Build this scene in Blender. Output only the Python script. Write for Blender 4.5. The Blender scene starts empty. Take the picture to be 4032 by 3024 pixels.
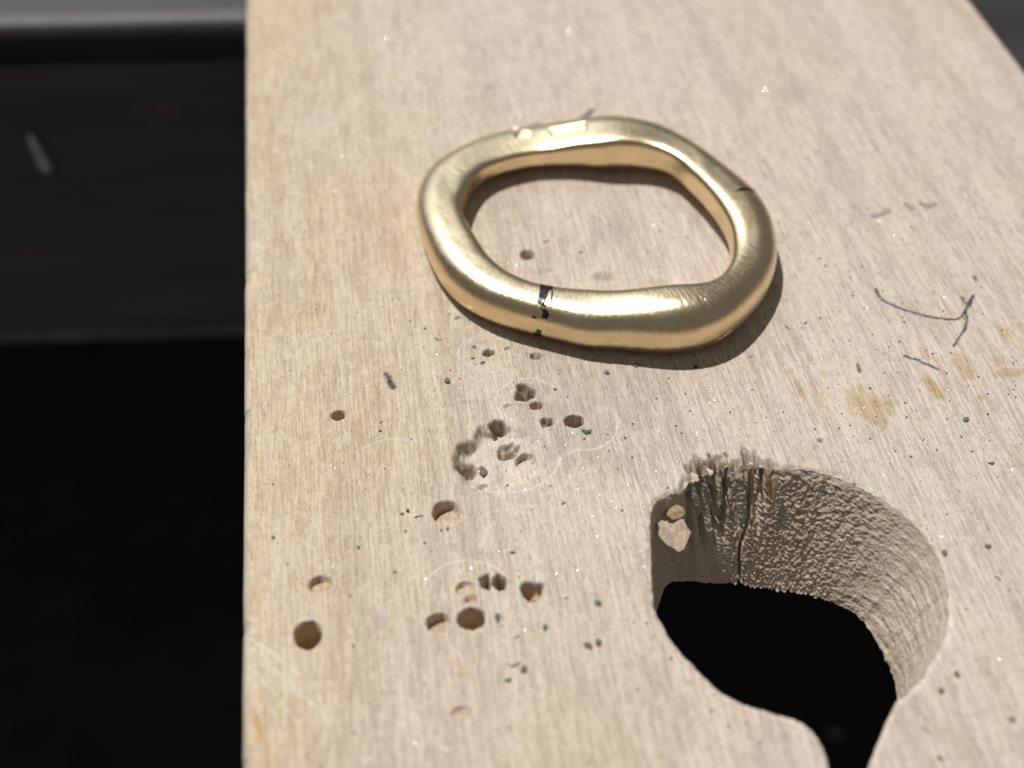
import bpy, bmesh, math, random
import numpy as np
from mathutils import Vector, Matrix

# ------------------------------------------------------------------ camera, light, exposure
MM = 0.001
scene = bpy.context.scene
COL = scene.collection
YAW = math.radians(-7.98)
PITCH = math.radians(44.7)
cam_data = bpy.data.cameras.new("camera")
cam = bpy.data.objects.new("camera", cam_data)
COL.objects.link(cam)
cam.location = (-14.412 * MM, -64.364 * MM, 52.403 * MM)
cam.rotation_euler = (math.pi / 2 - PITCH, 0, YAW)
cam_data.sensor_fit = 'HORIZONTAL'
cam_data.sensor_width = 36.0
cam_data.lens = 36.0 * 5200 / 4032
cam_data.clip_start = 0.002
cam_data.clip_end = 10.0
cam_data.dof.use_dof = True
cam_data.dof.focus_distance = 72.5 * MM
cam_data.dof.aperture_fstop = 33.0
scene.camera = cam

world = bpy.data.worlds.new("World")
scene.world = world
world.use_nodes = True
bg = world.node_tree.nodes['Background']
bg.inputs[0].default_value = (1.0, 0.98, 0.96, 1)
bg.inputs[1].default_value = 0.13

SUN_EL, SUN_AZ = math.radians(62), math.radians(24)      # light travels towards (+x, -y, -z)
travel = Vector((math.sin(SUN_AZ) * math.cos(SUN_EL), -math.cos(SUN_AZ) * math.cos(SUN_EL), -math.sin(SUN_EL)))
key_data = bpy.data.lights.new("window_sunlight", 'SPOT')
key_data.energy = 181.0
key_data.color = (1.0, 0.97, 0.925)
key_data.spot_size = math.radians(28)
key_data.spot_blend = 0.1
key_data.shadow_soft_size = 0.0095
key = bpy.data.objects.new("window_sunlight", key_data)
COL.objects.link(key)
key.location = -travel * 2.0
key.rotation_euler = travel.to_track_quat('-Z', 'Y').to_euler()

win_data = bpy.data.lights.new("window_skylight", 'AREA')
win_data.shape = 'RECTANGLE'
win_data.size, win_data.size_y = 1.3, 0.9
win_data.energy = 4.5
win_data.color = (0.80, 0.89, 1.0)
win = bpy.data.objects.new("window_skylight", win_data)
COL.objects.link(win)
win.location = (-0.40, 1.05, 0.85)
win.rotation_euler = (-Vector(win.location)).to_track_quat('-Z', 'Y').to_euler()

scene.view_settings.view_transform = 'Standard'
scene.view_settings.look = 'None'
scene.view_settings.exposure = 0.0
scene.view_settings.gamma = 1.0
scene.view_settings.use_curve_mapping = False
scene.render.engine = 'CYCLES'
scene.cycles.max_bounces = 10
scene.cycles.diffuse_bounces = 6
scene.cycles.glossy_bounces = 6
scene.cycles.sample_clamp_indirect = 4.0

# ------------------------------------------------------------------ measured shapes (millimetres, board surface z = 0)
RING_RIN = [7.52, 7.408, 7.338, 7.315, 7.33, 7.387, 7.496, 7.637, 7.767, 7.838, 7.82, 7.719, 7.572, 7.418, 7.27, 7.16, 7.147, 7.241, 7.385, 7.539, 7.703, 7.894, 8.109, 8.315, 8.513, 8.711, 8.876, 8.956, 8.945, 8.878, 8.79, 8.703, 8.605, 8.476, 8.312, 8.132, 7.96, 7.822, 7.742, 7.718, 7.721, 7.727, 7.721, 7.696, 7.64, 7.548, 7.427, 7.295, 7.167, 7.053, 6.971, 6.943, 6.976, 7.063, 7.18, 7.312, 7.456, 7.637, 7.918, 8.324, 8.752, 9.032, 9.104, 9.033, 8.901, 8.745, 8.583, 8.422, 8.248, 8.048, 7.845, 7.666]
RING_ROUT = [10.672, 10.523, 10.355, 10.218, 10.15, 10.147, 10.193, 10.303, 10.476, 10.687, 10.906, 11.103, 11.244, 11.325, 11.393, 11.451, 11.419, 11.334, 11.322, 11.404, 11.542, 11.706, 11.869, 12.011, 12.131, 12.239, 12.325, 12.372, 12.363, 12.281, 12.129, 11.931, 11.705, 11.47, 11.245, 11.05, 10.897, 10.8, 10.754, 10.736, 10.727, 10.711, 10.674, 10.604, 10.495, 10.37, 10.255, 10.155, 10.091, 10.098, 10.189, 10.326, 10.427, 10.535, 10.761, 11.088, 11.434, 11.734, 11.931, 11.995, 11.941, 11.827, 11.711, 11.616, 11.535, 11.45, 11.353, 11.244, 11.123, 11.0, 10.885, 10.783]
RING_H = [2.181, 2.166, 2.147, 2.126, 2.105, 2.089, 2.082, 2.088, 2.114, 2.166, 2.246, 2.35, 2.46, 2.552, 2.598, 2.574, 2.474, 2.313, 2.121, 1.929, 1.766, 1.648, 1.577, 1.544, 1.541, 1.56, 1.596, 1.647, 1.711, 1.786, 1.867, 1.952, 2.036, 2.113, 2.18, 2.237, 2.285, 2.327, 2.364, 2.397, 2.426, 2.449, 2.462, 2.466, 2.46, 2.45, 2.438, 2.431, 2.43, 2.44, 2.463, 2.505, 2.571, 2.664, 2.779, 2.898, 2.997, 3.054, 3.056, 3.007, 2.917, 2.8, 2.668, 2.535, 2.414, 2.319, 2.256, 2.222, 2.207, 2.2, 2.197, 2.191]
RING_ZB = [0.562, 0.581, 0.589, 0.587, 0.577, 0.559, 0.534, 0.501, 0.461, 0.411, 0.35, 0.283, 0.215, 0.153, 0.107, 0.081, 0.08, 0.099, 0.132, 0.172, 0.211, 0.243, 0.266, 0.28, 0.286, 0.285, 0.278, 0.265, 0.247, 0.227, 0.206, 0.186, 0.168, 0.15, 0.133, 0.117, 0.1, 0.083, 0.067, 0.051, 0.036, 0.023, 0.013, 0.006, 0.002, 0.001, 0.0, 0.0, 0.0, 0.0, 0.0, 0.0, 0.0, 0.0, 0.001, 0.003, 0.009, 0.019, 0.034, 0.054, 0.077, 0.104, 0.134, 0.169, 0.209, 0.253, 0.301, 0.35, 0.4, 0.448, 0.493, 0.532]
SLOT_LEFT = [(-2.15, -29.62), (-1.27, -31.55), (-0.59, -32.77), (0.36, -33.71), (1.4, -34.22), (2.35, -34.67), (3.04, -35.24), (3.38, -35.99), (3.43, -36.77), (3.33, -37.48)]
SLOT_RIGHT = [(5.0, -37.72), (5.83, -36.54), (6.55, -35.63), (7.16, -34.84), (7.63, -34.44), (8.45, -34.02), (9.33, -33.42)]
PITS = [(-18.97, -27.31, 0.64, 0.79, 2.6, 'drill'), (-18.26, -24.47, 0.61, 0.56, 0.45, 'dish'), (-11.69, -20.81, 0.71, 0.8, 0.8, 'dish'), (-11.21, -27.47, 0.66, 0.61, 2.0, 'drill'), (-12.77, -27.52, 0.62, 0.58, 0.7, 'dish'), (-10.24, -25.42, 0.29, 0.5, 1.2, 'rough'), (-9.61, -25.57, 0.34, 0.53, 1.2, 'rough'), (-8.07, -26.29, 0.61, 0.58, 0.9, 'rough'), (-11.27, -25.73, 0.5, 0.5, 0.3, 'dish'), (-11.08, -26.37, 0.34, 0.3, 0.45, 'dish'), (-16.87, -13.05, 0.41, 0.36, 0.9, 'drill'), (-6.46, -12.7, 0.57, 0.7, 1.1, 'rough'), (-5.98, -13.83, 0.36, 0.29, 0.6, 'drill'), (-5.59, -15.13, 0.43, 0.35, 0.6, 'rough'), (-4.09, -15.27, 0.53, 0.46, 1.3, 'drill'), (-8.27, -15.11, 0.51, 0.56, 1.0, 'rough'), (-10.34, -17.59, 0.66, 0.59, 0.8, 'rough'), (-7.95, -16.82, 0.6, 0.54, 0.7, 'rough'), (-7.1, -17.71, 0.59, 0.56, 0.45, 'dish'), (-8.03, -9.19, 0.37, 0.31, 0.6, 'rough'), (-5.37, -9.84, 0.35, 0.27, 0.7, 'drill'), (-4.49, -0.7, 0.46, 0.46, 0.7, 'drill'), (8.87, -18.56, 0.16, 0.17, 0.4, 'rough'), (-9.55, -18.79, 0.27, 0.13, 0.5, 'rough'), (-12.23, -32.55, 0.52, 0.4, 0.18, 'dish'), (-7.47, -13.73, 0.33, 0.29, 0.15, 'dish')]
GOUGE = (-8.36, -17.43, 2.66, 2.49)
INK = [([(15.99, -6.85), (15.96, -7.37), (16.1, -7.95), (16.55, -8.47), (17.11, -8.95), (17.69, -9.32), (18.12, -9.62), (18.74, -9.89), (19.3, -10.1), (19.81, -10.17), (20.24, -9.99), (20.64, -9.52), (21.05, -8.97), (21.68, -8.22)], 0.069, 1), ([(20.9, -8.33), (20.87, -8.81), (21.03, -9.15), (21.34, -8.74)], 0.069, 0.9), ([(20.63, -9.52), (20.48, -10.21), (20.04, -11.0), (19.41, -11.68), (18.83, -12.35)], 0.061, 0.9), ([(15.69, -12.76), (15.97, -13.04), (16.35, -13.19), (16.5, -13.48), (16.85, -13.73), (17.21, -14.14)], 0.066, 1), ([(12.74, -13.1), (12.71, -13.7)], 0.079, 0.85), ([(14.55, -12.38), (14.46, -12.98)], 0.053, 0.45), ([(14.77, -12.38), (14.74, -13.07)], 0.04, 0.35), ([(15.02, -12.67), (14.94, -13.19)], 0.04, 0.3), ([(22.4, -6.56), (22.34, -6.89)], 0.099, 0.7), ([(18.16, 0.16), (18.85, 0.19), (19.43, 0.61)], 0.135, 0.5), ([(20.77, 1.05), (21.01, 0.51)], 0.136, 0.5), ([(21.79, 0.97), (22.04, 0.56), (22.62, 0.79)], 0.151, 0.5), ([(1.04, 13.22), (1.72, 13.89), (2.49, 14.79)], 0.18, 0.75), ([(-2.21, 13.33), (-1.72, 13.49)], 0.163, 0.55), ([(-14.04, -10.13), (-13.9, -10.45)], 0.118, 0.8), ([(-13.85, -10.76), (-13.75, -11.23)], 0.143, 1.0), ([(-4.13, -10.83), (-4.15, -11.44)], 0.039, 0.3)]
STAINS = [(12.31, -16.38, 1.53, 1.49, 0.8), (16.45, -15.69, 0.51, 1.19, 0.95), (18.84, -14.18, 0.62, 1.17, 0.7), (8.81, -14.74, 0.26, 0.82, 0.7), (9.8, -15.34, 0.21, 0.81, 0.55), (22.12, -11.99, 0.38, 0.98, 0.6), (21.04, -14.97, 0.95, 0.49, 0.75), (18.81, -16.61, 0.34, 0.31, 0.8), (10.61, -13.58, 0.25, 0.54, 0.4), (16.91, -12.63, 0.25, 0.69, 0.4), (20.78, -13.91, 0.5, 0.5, 0.5), (25.03, -6.65, 0.54, 0.58, 0.25), (12.53, -17.43, 0.72, 0.68, 0.6)]
SMUDGES = [(-0.12, -3.4, 1.07, 0.57, 0.6), (-3.59, -2.37, 0.86, 0.45, 0.35), (-2.18, -0.05, 0.44, 1.39, 0.3), (-1.26, -1.56, 0.26, 1.25, 0.4), (-4.23, 3.12, 0.75, 0.98, 0.2), (1.42, 0.87, 1.77, 1.43, 0.2), (-3.66, -14.26, 0.26, 0.72, 0.5), (-2.74, -9.86, 1.61, 0.78, 0.2), (5.82, 8.47, 1.58, 1.64, 0.15), (17.88, 14.95, 2.69, 2.49, 0.15), (9.82, -4.92, 1.28, 2.67, 0.2), (-10.4, -16.81, 0.74, 1.17, 0.25), (-2.77, -15.1, 5.35, 5.86, 0.3), (-0.45, -8.58, 6.79, 4.03, 0.22), (-6.09, -13.19, 2.58, 2.18, 0.22)]
ORANGE = [(-21.23, -32.05, 0.23, 1.29, 0.8), (-21.14, -30.19, 0.21, 0.61, 0.75), (-21.67, -21.86, 0.14, 0.88, 0.6), (-21.42, -24.75, 0.18, 0.83, 0.3), (-11.87, -30.32, 0.39, 1.0, 0.35), (-21.57, -4.8, 0.14, 1.24, 0.3)]
LILAC = (-15.52, -27.11, 0.33, 0.59)
PALE = [([(-2.1, -14.24), (-1.92, -14.7), (-1.74, -15.2), (-1.72, -15.68), (-1.86, -16.19), (-2.11, -16.67), (-2.45, -17.03), (-2.83, -17.24), (-3.28, -17.43), (-3.8, -17.43), (-4.35, -17.33), (-4.6, -17.49), (-4.96, -17.6)], 0.04, 0.8), ([(-5.07, -19.11), (-4.93, -19.57), (-4.82, -20.02), (-4.79, -20.36)], 0.048, 0.9), ([(-7.26, -10.65), (-7.6, -10.73), (-7.97, -10.74), (-8.33, -10.7), (-8.68, -10.59), (-9.0, -10.42), (-9.28, -10.2), (-9.51, -9.94), (-9.67, -9.65), (-9.76, -9.34), (-9.78, -9.02), (-9.73, -8.71), (-9.6, -8.41), (-9.4, -8.15), (-9.14, -7.93), (-8.83, -7.76), (-8.48, -7.65), (-8.11, -7.61), (-7.73, -7.64), (-7.37, -7.73), (-7.03, -7.89), (-6.73, -8.1), (-6.49, -8.35), (-6.3, -8.64)], 0.054, 0.5), ([(-8.14, -10.5), (-8.39, -10.45), (-8.63, -10.37), (-8.85, -10.25), (-9.05, -10.12), (-9.22, -9.95), (-9.36, -9.77), (-9.47, -9.58), (-9.54, -9.37), (-9.57, -9.16), (-9.56, -8.95), (-9.51, -8.74), (-9.42, -8.55), (-9.3, -8.37), (-9.14, -8.21), (-8.95, -8.08), (-8.73, -7.97), (-8.5, -7.9), (-8.25, -7.86), (-7.99, -7.85), (-7.73, -7.88), (-7.48, -7.94), (-7.24, -8.04), (-7.03, -8.16)], 0.04, 0.4), ([(-7.47, -14.68), (-7.68, -14.49), (-7.86, -14.28), (-8.0, -14.04), (-8.1, -13.79), (-8.16, -13.52), (-8.17, -13.24), (-8.14, -12.97), (-8.06, -12.7), (-7.94, -12.45), (-7.78, -12.22), (-7.58, -12.01), (-7.35, -11.84), (-7.09, -11.71), (-6.82, -11.62), (-6.53, -11.57), (-6.24, -11.57), (-5.95, -11.61), (-5.67, -11.7), (-5.41, -11.83), (-5.18, -12.0), (-4.97, -12.2), (-4.81, -12.43), (-4.68, -12.69)], 0.065, 0.45), ([(-2.63, -14.37), (-2.51, -14.39), (-2.38, -14.43), (-2.26, -14.49), (-2.15, -14.56), (-2.05, -14.65), (-1.95, -14.74), (-1.87, -14.85), (-1.79, -14.97), (-1.73, -15.1), (-1.68, -15.24), (-1.64, -15.39), (-1.61, -15.54), (-1.6, -15.69), (-1.6, -15.85), (-1.61, -16.0), (-1.64, -16.16), (-1.67, -16.31), (-1.72, -16.46), (-1.79, -16.6), (-1.86, -16.74), (-1.94, -16.87), (-2.03, -16.99), (-2.13, -17.1)], 0.038, 0.5), ([(-5.37, -17.85), (-5.46, -18.2), (-5.61, -18.54), (-5.82, -18.84), (-6.08, -19.11), (-6.38, -19.35), (-6.72, -19.54), (-7.08, -19.68), (-7.48, -19.77), (-7.88, -19.81), (-8.29, -19.8), (-8.69, -19.74), (-9.08, -19.62), (-9.46, -19.46), (-9.8, -19.25), (-10.1, -19.0), (-10.36, -18.71), (-10.57, -18.39), (-10.73, -18.05), (-10.83, -17.7), (-10.87, -17.34), (-10.84, -16.98), (-10.75, -16.62), (-10.6, -16.29)], 0.072, 0.5), ([(-4.5, -16.53), (-4.41, -16.76), (-4.35, -16.99), (-4.3, -17.23), (-4.28, -17.46), (-4.29, -17.7), (-4.31, -17.94), (-4.36, -18.17), (-4.42, -18.39), (-4.51, -18.61), (-4.62, -18.82), (-4.75, -19.02), (-4.9, -19.21), (-5.06, -19.39), (-5.24, -19.56), (-5.43, -19.71), (-5.64, -19.84), (-5.86, -19.96), (-6.09, -20.06), (-6.33, -20.15), (-6.58, -20.22), (-6.83, -20.27), (-7.09, -20.3), (-7.35, -20.31)], 0.049, 0.35), ([(-13.46, -25.87), (-13.42, -25.62), (-13.36, -25.38), (-13.26, -25.15), (-13.14, -24.93), (-13.0, -24.72), (-12.83, -24.54), (-12.63, -24.37), (-12.42, -24.23), (-12.19, -24.11), (-11.95, -24.02), (-11.7, -23.96), (-11.45, -23.93), (-11.18, -23.92), (-10.92, -23.95), (-10.67, -24.01), (-10.42, -24.09), (-10.18, -24.21), (-9.96, -24.35), (-9.76, -24.51), (-9.57, -24.69), (-9.41, -24.9), (-9.27, -25.12), (-9.16, -25.35)], 0.057, 0.45), ([(-11.85, -25.8), (-11.85, -25.65), (-11.84, -25.5), (-11.81, -25.35), (-11.77, -25.21), (-11.72, -25.07), (-11.66, -24.93), (-11.59, -24.81), (-11.5, -24.69), (-11.4, -24.58), (-11.3, -24.48), (-11.19, -24.39), (-11.07, -24.32), (-10.94, -24.26), (-10.81, -24.22), (-10.68, -24.19), (-10.54, -24.17), (-10.4, -24.17), (-10.27, -24.19), (-10.14, -24.22), (-10.01, -24.27), (-9.88, -24.33), (-9.77, -24.4), (-9.66, -24.49)], 0.046, 0.4), ([(-10.19, -23.17), (-10.13, -22.88), (-10.04, -22.59), (-9.9, -22.32), (-9.74, -22.07), (-9.54, -21.84), (-9.32, -21.64), (-9.07, -21.48), (-8.8, -21.35), (-8.52, -21.26), (-8.23, -21.22), (-7.93, -21.22), (-7.64, -21.26), (-7.36, -21.34), (-7.1, -21.46), (-6.85, -21.62), (-6.63, -21.82), (-6.44, -22.04), (-6.28, -22.3), (-6.16, -22.57), (-6.07, -22.86), (-6.02, -23.15), (-6.01, -23.45), (-6.04, -23.75)], 0.059, 0.4), ([(-10.19, -21.51), (-10.14, -21.41), (-10.06, -21.32), (-9.97, -21.24), (-9.86, -21.17), (-9.73, -21.1), (-9.58, -21.05), (-9.43, -21.01), (-9.26, -20.98), (-9.08, -20.96), (-8.9, -20.95), (-8.71, -20.95), (-8.52, -20.97), (-8.34, -21.0), (-8.15, -21.04), (-7.97, -21.09), (-7.81, -21.16), (-7.65, -21.23), (-7.5, -21.31), (-7.37, -21.39), (-7.25, -21.49), (-7.15, -21.59), (-7.07, -21.69), (-7.02, -21.8)], 0.048, 0.35), ([(-8.33, -20.89), (-8.0, -20.83), (-7.67, -20.81), (-7.34, -20.83), (-7.02, -20.88), (-6.7, -20.97), (-6.39, -21.1), (-6.11, -21.26), (-5.84, -21.46), (-5.59, -21.68), (-5.38, -21.94), (-5.18, -22.21), (-5.02, -22.51), (-4.9, -22.82), (-4.8, -23.15), (-4.74, -23.48), (-4.72, -23.82), (-4.72, -24.16), (-4.77, -24.5), (-4.84, -24.83), (-4.95, -25.15), (-5.09, -25.45), (-5.25, -25.74), (-5.45, -26.01)], 0.047, 0.3), ([(-5.57, -11.31), (-5.63, -11.44), (-5.69, -11.57), (-5.78, -11.69), (-5.87, -11.8), (-5.97, -11.91), (-6.08, -12.01), (-6.2, -12.1), (-6.33, -12.18), (-6.47, -12.25), (-6.62, -12.31), (-6.77, -12.35), (-6.92, -12.39), (-7.08, -12.42), (-7.24, -12.43), (-7.4, -12.44), (-7.56, -12.43), (-7.72, -12.41), (-7.88, -12.38), (-8.04, -12.33), (-8.19, -12.28), (-8.34, -12.22), (-8.48, -12.14), (-8.62, -12.06)], 0.052, 0.35), ([(-15.7, -15.66), (-15.07, -15.4), (-14.44, -15.14), (-13.43, -15.35), (-12.43, -15.63)], 0.075, 0.35), ([(-21.53, 10.79), (-21.38, 8.04), (-21.36, 5.53), (-21.25, 1.93)], 0.037, 0.5), ([(-22.0, 3.01), (-21.13, 2.61)], 0.044, 0.4), ([(-21.93, -0.03), (-21.42, -0.19)], 0.043, 0.4), ([(-21.9, -26.95), (-20.63, -28.07), (-19.56, -29.29)], 0.076, 0.55), ([(-21.81, -27.33), (-21.02, -28.17), (-20.41, -29.12)], 0.054, 0.4), ([(-21.79, -27.78), (-19.96, -29.67), (-18.38, -31.62)], 0.096, 0.3), ([(-21.68, -28.69), (-20.55, -30.27), (-19.63, -31.92)], 0.084, 0.35), ([(-21.58, -29.46), (-20.92, -30.58), (-20.45, -31.8)], 0.074, 0.3), ([(-21.9, -27.43), (-21.33, -28.05), (-20.94, -28.79)], 0.043, 0.4), ([(-20.42, -29.62), (-19.1, -30.84), (-17.98, -32.15)], 0.084, 0.2), ([(-0.3, 12.13), (-2.05, 5.33)], 0.046, 0.2), ([(-15.84, -2.21), (-16.15, -13.23)], 0.038, 0.25)]
CRUMBS = [(-11.51, -6.63, 0.22), (-10.82, -7.72, 0.3), (-8.8, -8.58, 0.27), (-9.0, -9.52, 0.27), (-8.87, -10.09, 0.29), (-8.48, -9.99, 0.29), (-10.67, -11.14, 0.42), (-11.42, -11.83, 0.26), (-4.74, -12.66, 0.23), (-3.59, -16.16, 0.45), (-14.61, -13.87, 0.25), (-9.4, -17.79, 0.49), (-10.2, -18.15, 0.29), (-8.38, -15.49, 0.35), (-13.95, -20.52, 0.24), (-13.65, -20.37, 0.24), (-13.2, -20.81, 0.43), (-11.74, -21.83, 0.21), (-5.02, -27.44, 0.34), (-3.53, -28.76, 0.24), (-9.93, -27.54, 0.35), (-7.78, -28.44, 0.31), (-9.15, -28.79, 0.39), (-5.96, -29.77, 0.35), (-5.45, -29.69, 0.35), (-9.54, -30.32, 0.43), (-9.14, -30.59, 0.39), (-9.92, -31.09, 0.34), (-12.46, -31.14, 0.21), (-5.65, -20.98, 0.19), (-16.29, -22.42, 0.19), (-12.69, -23.11, 0.21), (-20.51, -21.16, 0.21), (-8.71, -23.79, 0.23), (-16.61, -24.8, 0.18), (12.67, -26.79, 0.37), (14.94, -26.69, 0.3), (14.68, -28.72, 0.32), (17.23, -18.12, 0.38), (17.36, -21.41, 0.34), (14.34, -19.26, 0.33), (10.61, -33.65, 0.32), (9.57, -34.42, 0.36), (8.21, -36.22, 0.35), (12.22, -36.24, 0.31), (8.28, -37.63, 0.26), (9.66, -9.47, 0.35), (3.51, -12.02, 0.34), (-1.61, -11.76, 0.32), (-3.19, 0.47, 0.38), (0.2, -11.44, 0.37), (-1.14, -0.89, 0.26)]
FLAKES = [(-12.06, 31.77, 0.4), (-4.34, 18.69, 0.54), (-9.53, -5.95, 0.33), (-6.94, -8.95, 0.32), (-6.53, -26.87, 0.29), (-8.61, -25.28, 0.2)]
RING_MARKS = {'front': [(236.0, 133.5), (238.0, 100.5), (238.5, 78.0), (239.0, 63.0), (240.5, 51.0), (242.0, 40.5), (241.5, 30.0)], 'front2': [(239.5, 120.0), (241.5, 90.0), (242.5, 66.0)], 'low': [(240.0, 352.5), (239.5, 325.5)], 'dot': [(238.0, 27.0)], 'side': [(2.5, 96.0), (3.0, 84.0), (3.5, 69.0), (3.5, 52.5), (3.5, 37.5)], 'oval': [(108.5, 82.5), (111.0, 79.5), (105.5, 85.5), (107.0, 64.5), (109.5, 96.0)], 'rect': [(99.0, 96.0), (95.0, 93.0), (91.0, 91.5), (87.5, 91.5), (84.0, 85.5), (90.5, 78.0), (91.5, 103.5)], 'seam': [(284.0, 333.0), (287.5, 333.0), (292.0, 330.0), (295.5, 337.5), (300.0, 342.0)], 'scr': [(123.0, 79.5), (137.5, 81.0), (149.0, 78.0), (161.0, 75.0)]}
SPLINTERS = [(2.13, -18.74), (2.65, -18.98), (3.09, -19.37), (3.57, -19.54), (4.09, -19.01), (4.38, -19.82), (4.77, -19.78), (5.32, -20.35), (5.66, -20.66)]


HOLE_C = (4.79, -27.3)
HOLE_R = 7.42
THICK = 5.5
# the cut-out was sawn at a slant: inward shift of its lower rim (mm) by direction (degrees)
LEAN = [(-60, 0), (-38, 1.0), (-23, 1.8), (-14.6, 2.1), (3.6, 2.6), (30, 3.35), (67, 4.0), (102, 3.6), (116.6, 2.95), (129, 2.05), (138, 1.36), (148.5, .9), (170, .3), (185, 0)]

# ------------------------------------------------------------------ helpers
rng = np.random.default_rng(7)
random.seed(7)

def vhash(ix, iy, seed):
    h = (ix.astype(np.int64) * 374761393 + iy.astype(np.int64) * 668265263 + seed * 974634221) & 0xFFFFFFFF
    h = ((h ^ (h >> 13)) * 1274126177) & 0xFFFFFFFF
    h = (h ^ (h >> 16)) & 0xFFFFFFFF
    return h.astype(np.float64) / 4294967295.0

def vnoise(x, y, seed=0):
    x = np.asarray(x, float); y = np.asarray(y, float)
    xi = np.floor(x); yi = np.floor(y)
    fx = x - xi; fy = y - yi
    fx = fx * fx * (3 - 2 * fx); fy = fy * fy * (3 - 2 * fy)
    xi = xi.astype(np.int64); yi = yi.astype(np.int64)
    a = vhash(xi, yi, seed); b = vhash(xi + 1, yi, seed)
    c = vhash(xi, yi + 1, seed); d = vhash(xi + 1, yi + 1, seed)
    return (a * (1 - fx) + b * fx) * (1 - fy) + (c * (1 - fx) + d * fx) * fy

def fbm(x, y, seed=0, octaves=3):
    s = 0; a = 0.5
    for k in range(octaves):
        s = s + a * (vnoise(x * 2 ** k, y * 2 ** k, seed + 17 * k) - 0.5)
        a *= 0.55
    return s

def sstep(a, b, x):
    t = np.clip((x - a) / (b - a), 0, 1)
    return t * t * (3 - 2 * t)

def poly_dist(px, py, pts):
    d = np.full(px.shape, 1e9)
    for (x0, y0), (x1, y1) in zip(pts[:-1], pts[1:]):
        vx, vy = x1 - x0, y1 - y0
        t = np.clip(((px - x0) * vx + (py - y0) * vy) / (vx * vx + vy * vy + 1e-12), 0, 1)
        d = np.minimum(d, np.hypot(px - x0 - t * vx, py - y0 - t * vy))
    return d

def mesh_from(name, verts, faces, smooth=True):
    """verts (n,3) in mm, faces (m,4) or (m,3) int array, or list of tuples"""
    me = bpy.data.meshes.new(name)
    verts = np.asarray(verts, float) * MM
    if isinstance(faces, np.ndarray):
        n, k = faces.shape
        me.vertices.add(len(verts)); me.vertices.foreach_set('co', verts.astype(np.float32).ravel())
        me.loops.add(n * k); me.loops.foreach_set('vertex_index', faces.astype(np.int32).ravel())
        me.polygons.add(n)
        me.polygons.foreach_set('loop_start', np.arange(0, n * k, k, dtype=np.int32))
        try:
            me.polygons.foreach_set('loop_total', np.full(n, k, dtype=np.int32))
        except Exception:
            pass
        me.update(calc_edges=True)
    else:
        me.from_pydata([tuple(v) for v in verts], [], faces)
    me.polygons.foreach_set('use_smooth', np.full(len(me.polygons), smooth, dtype=bool))
    me.update()
    return me

def link(name, me, material, parent=None):
    o = bpy.data.objects.new(name, me)
    COL.objects.link(o)
    if material is not None and (not me.materials):
        me.materials.append(material)
    if parent is not None:
        o.parent = parent
    return o

def tag(o, label, category, group=None, kind=None):
    if label: o['label'] = label
    if category: o['category'] = category
    if group: o['group'] = group
    if kind: o['kind'] = kind
    return o

def empty(name, loc=(0, 0, 0)):
    o = bpy.data.objects.new(name, None)
    o.empty_display_size = 0.005
    COL.objects.link(o)
    o.location = Vector(loc) * MM
    return o

def attr(me, name, values):
    a = me.attributes.new(name, 'FLOAT', 'POINT')
    a.data.foreach_set('value', np.asarray(values, np.float32).ravel())

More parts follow.
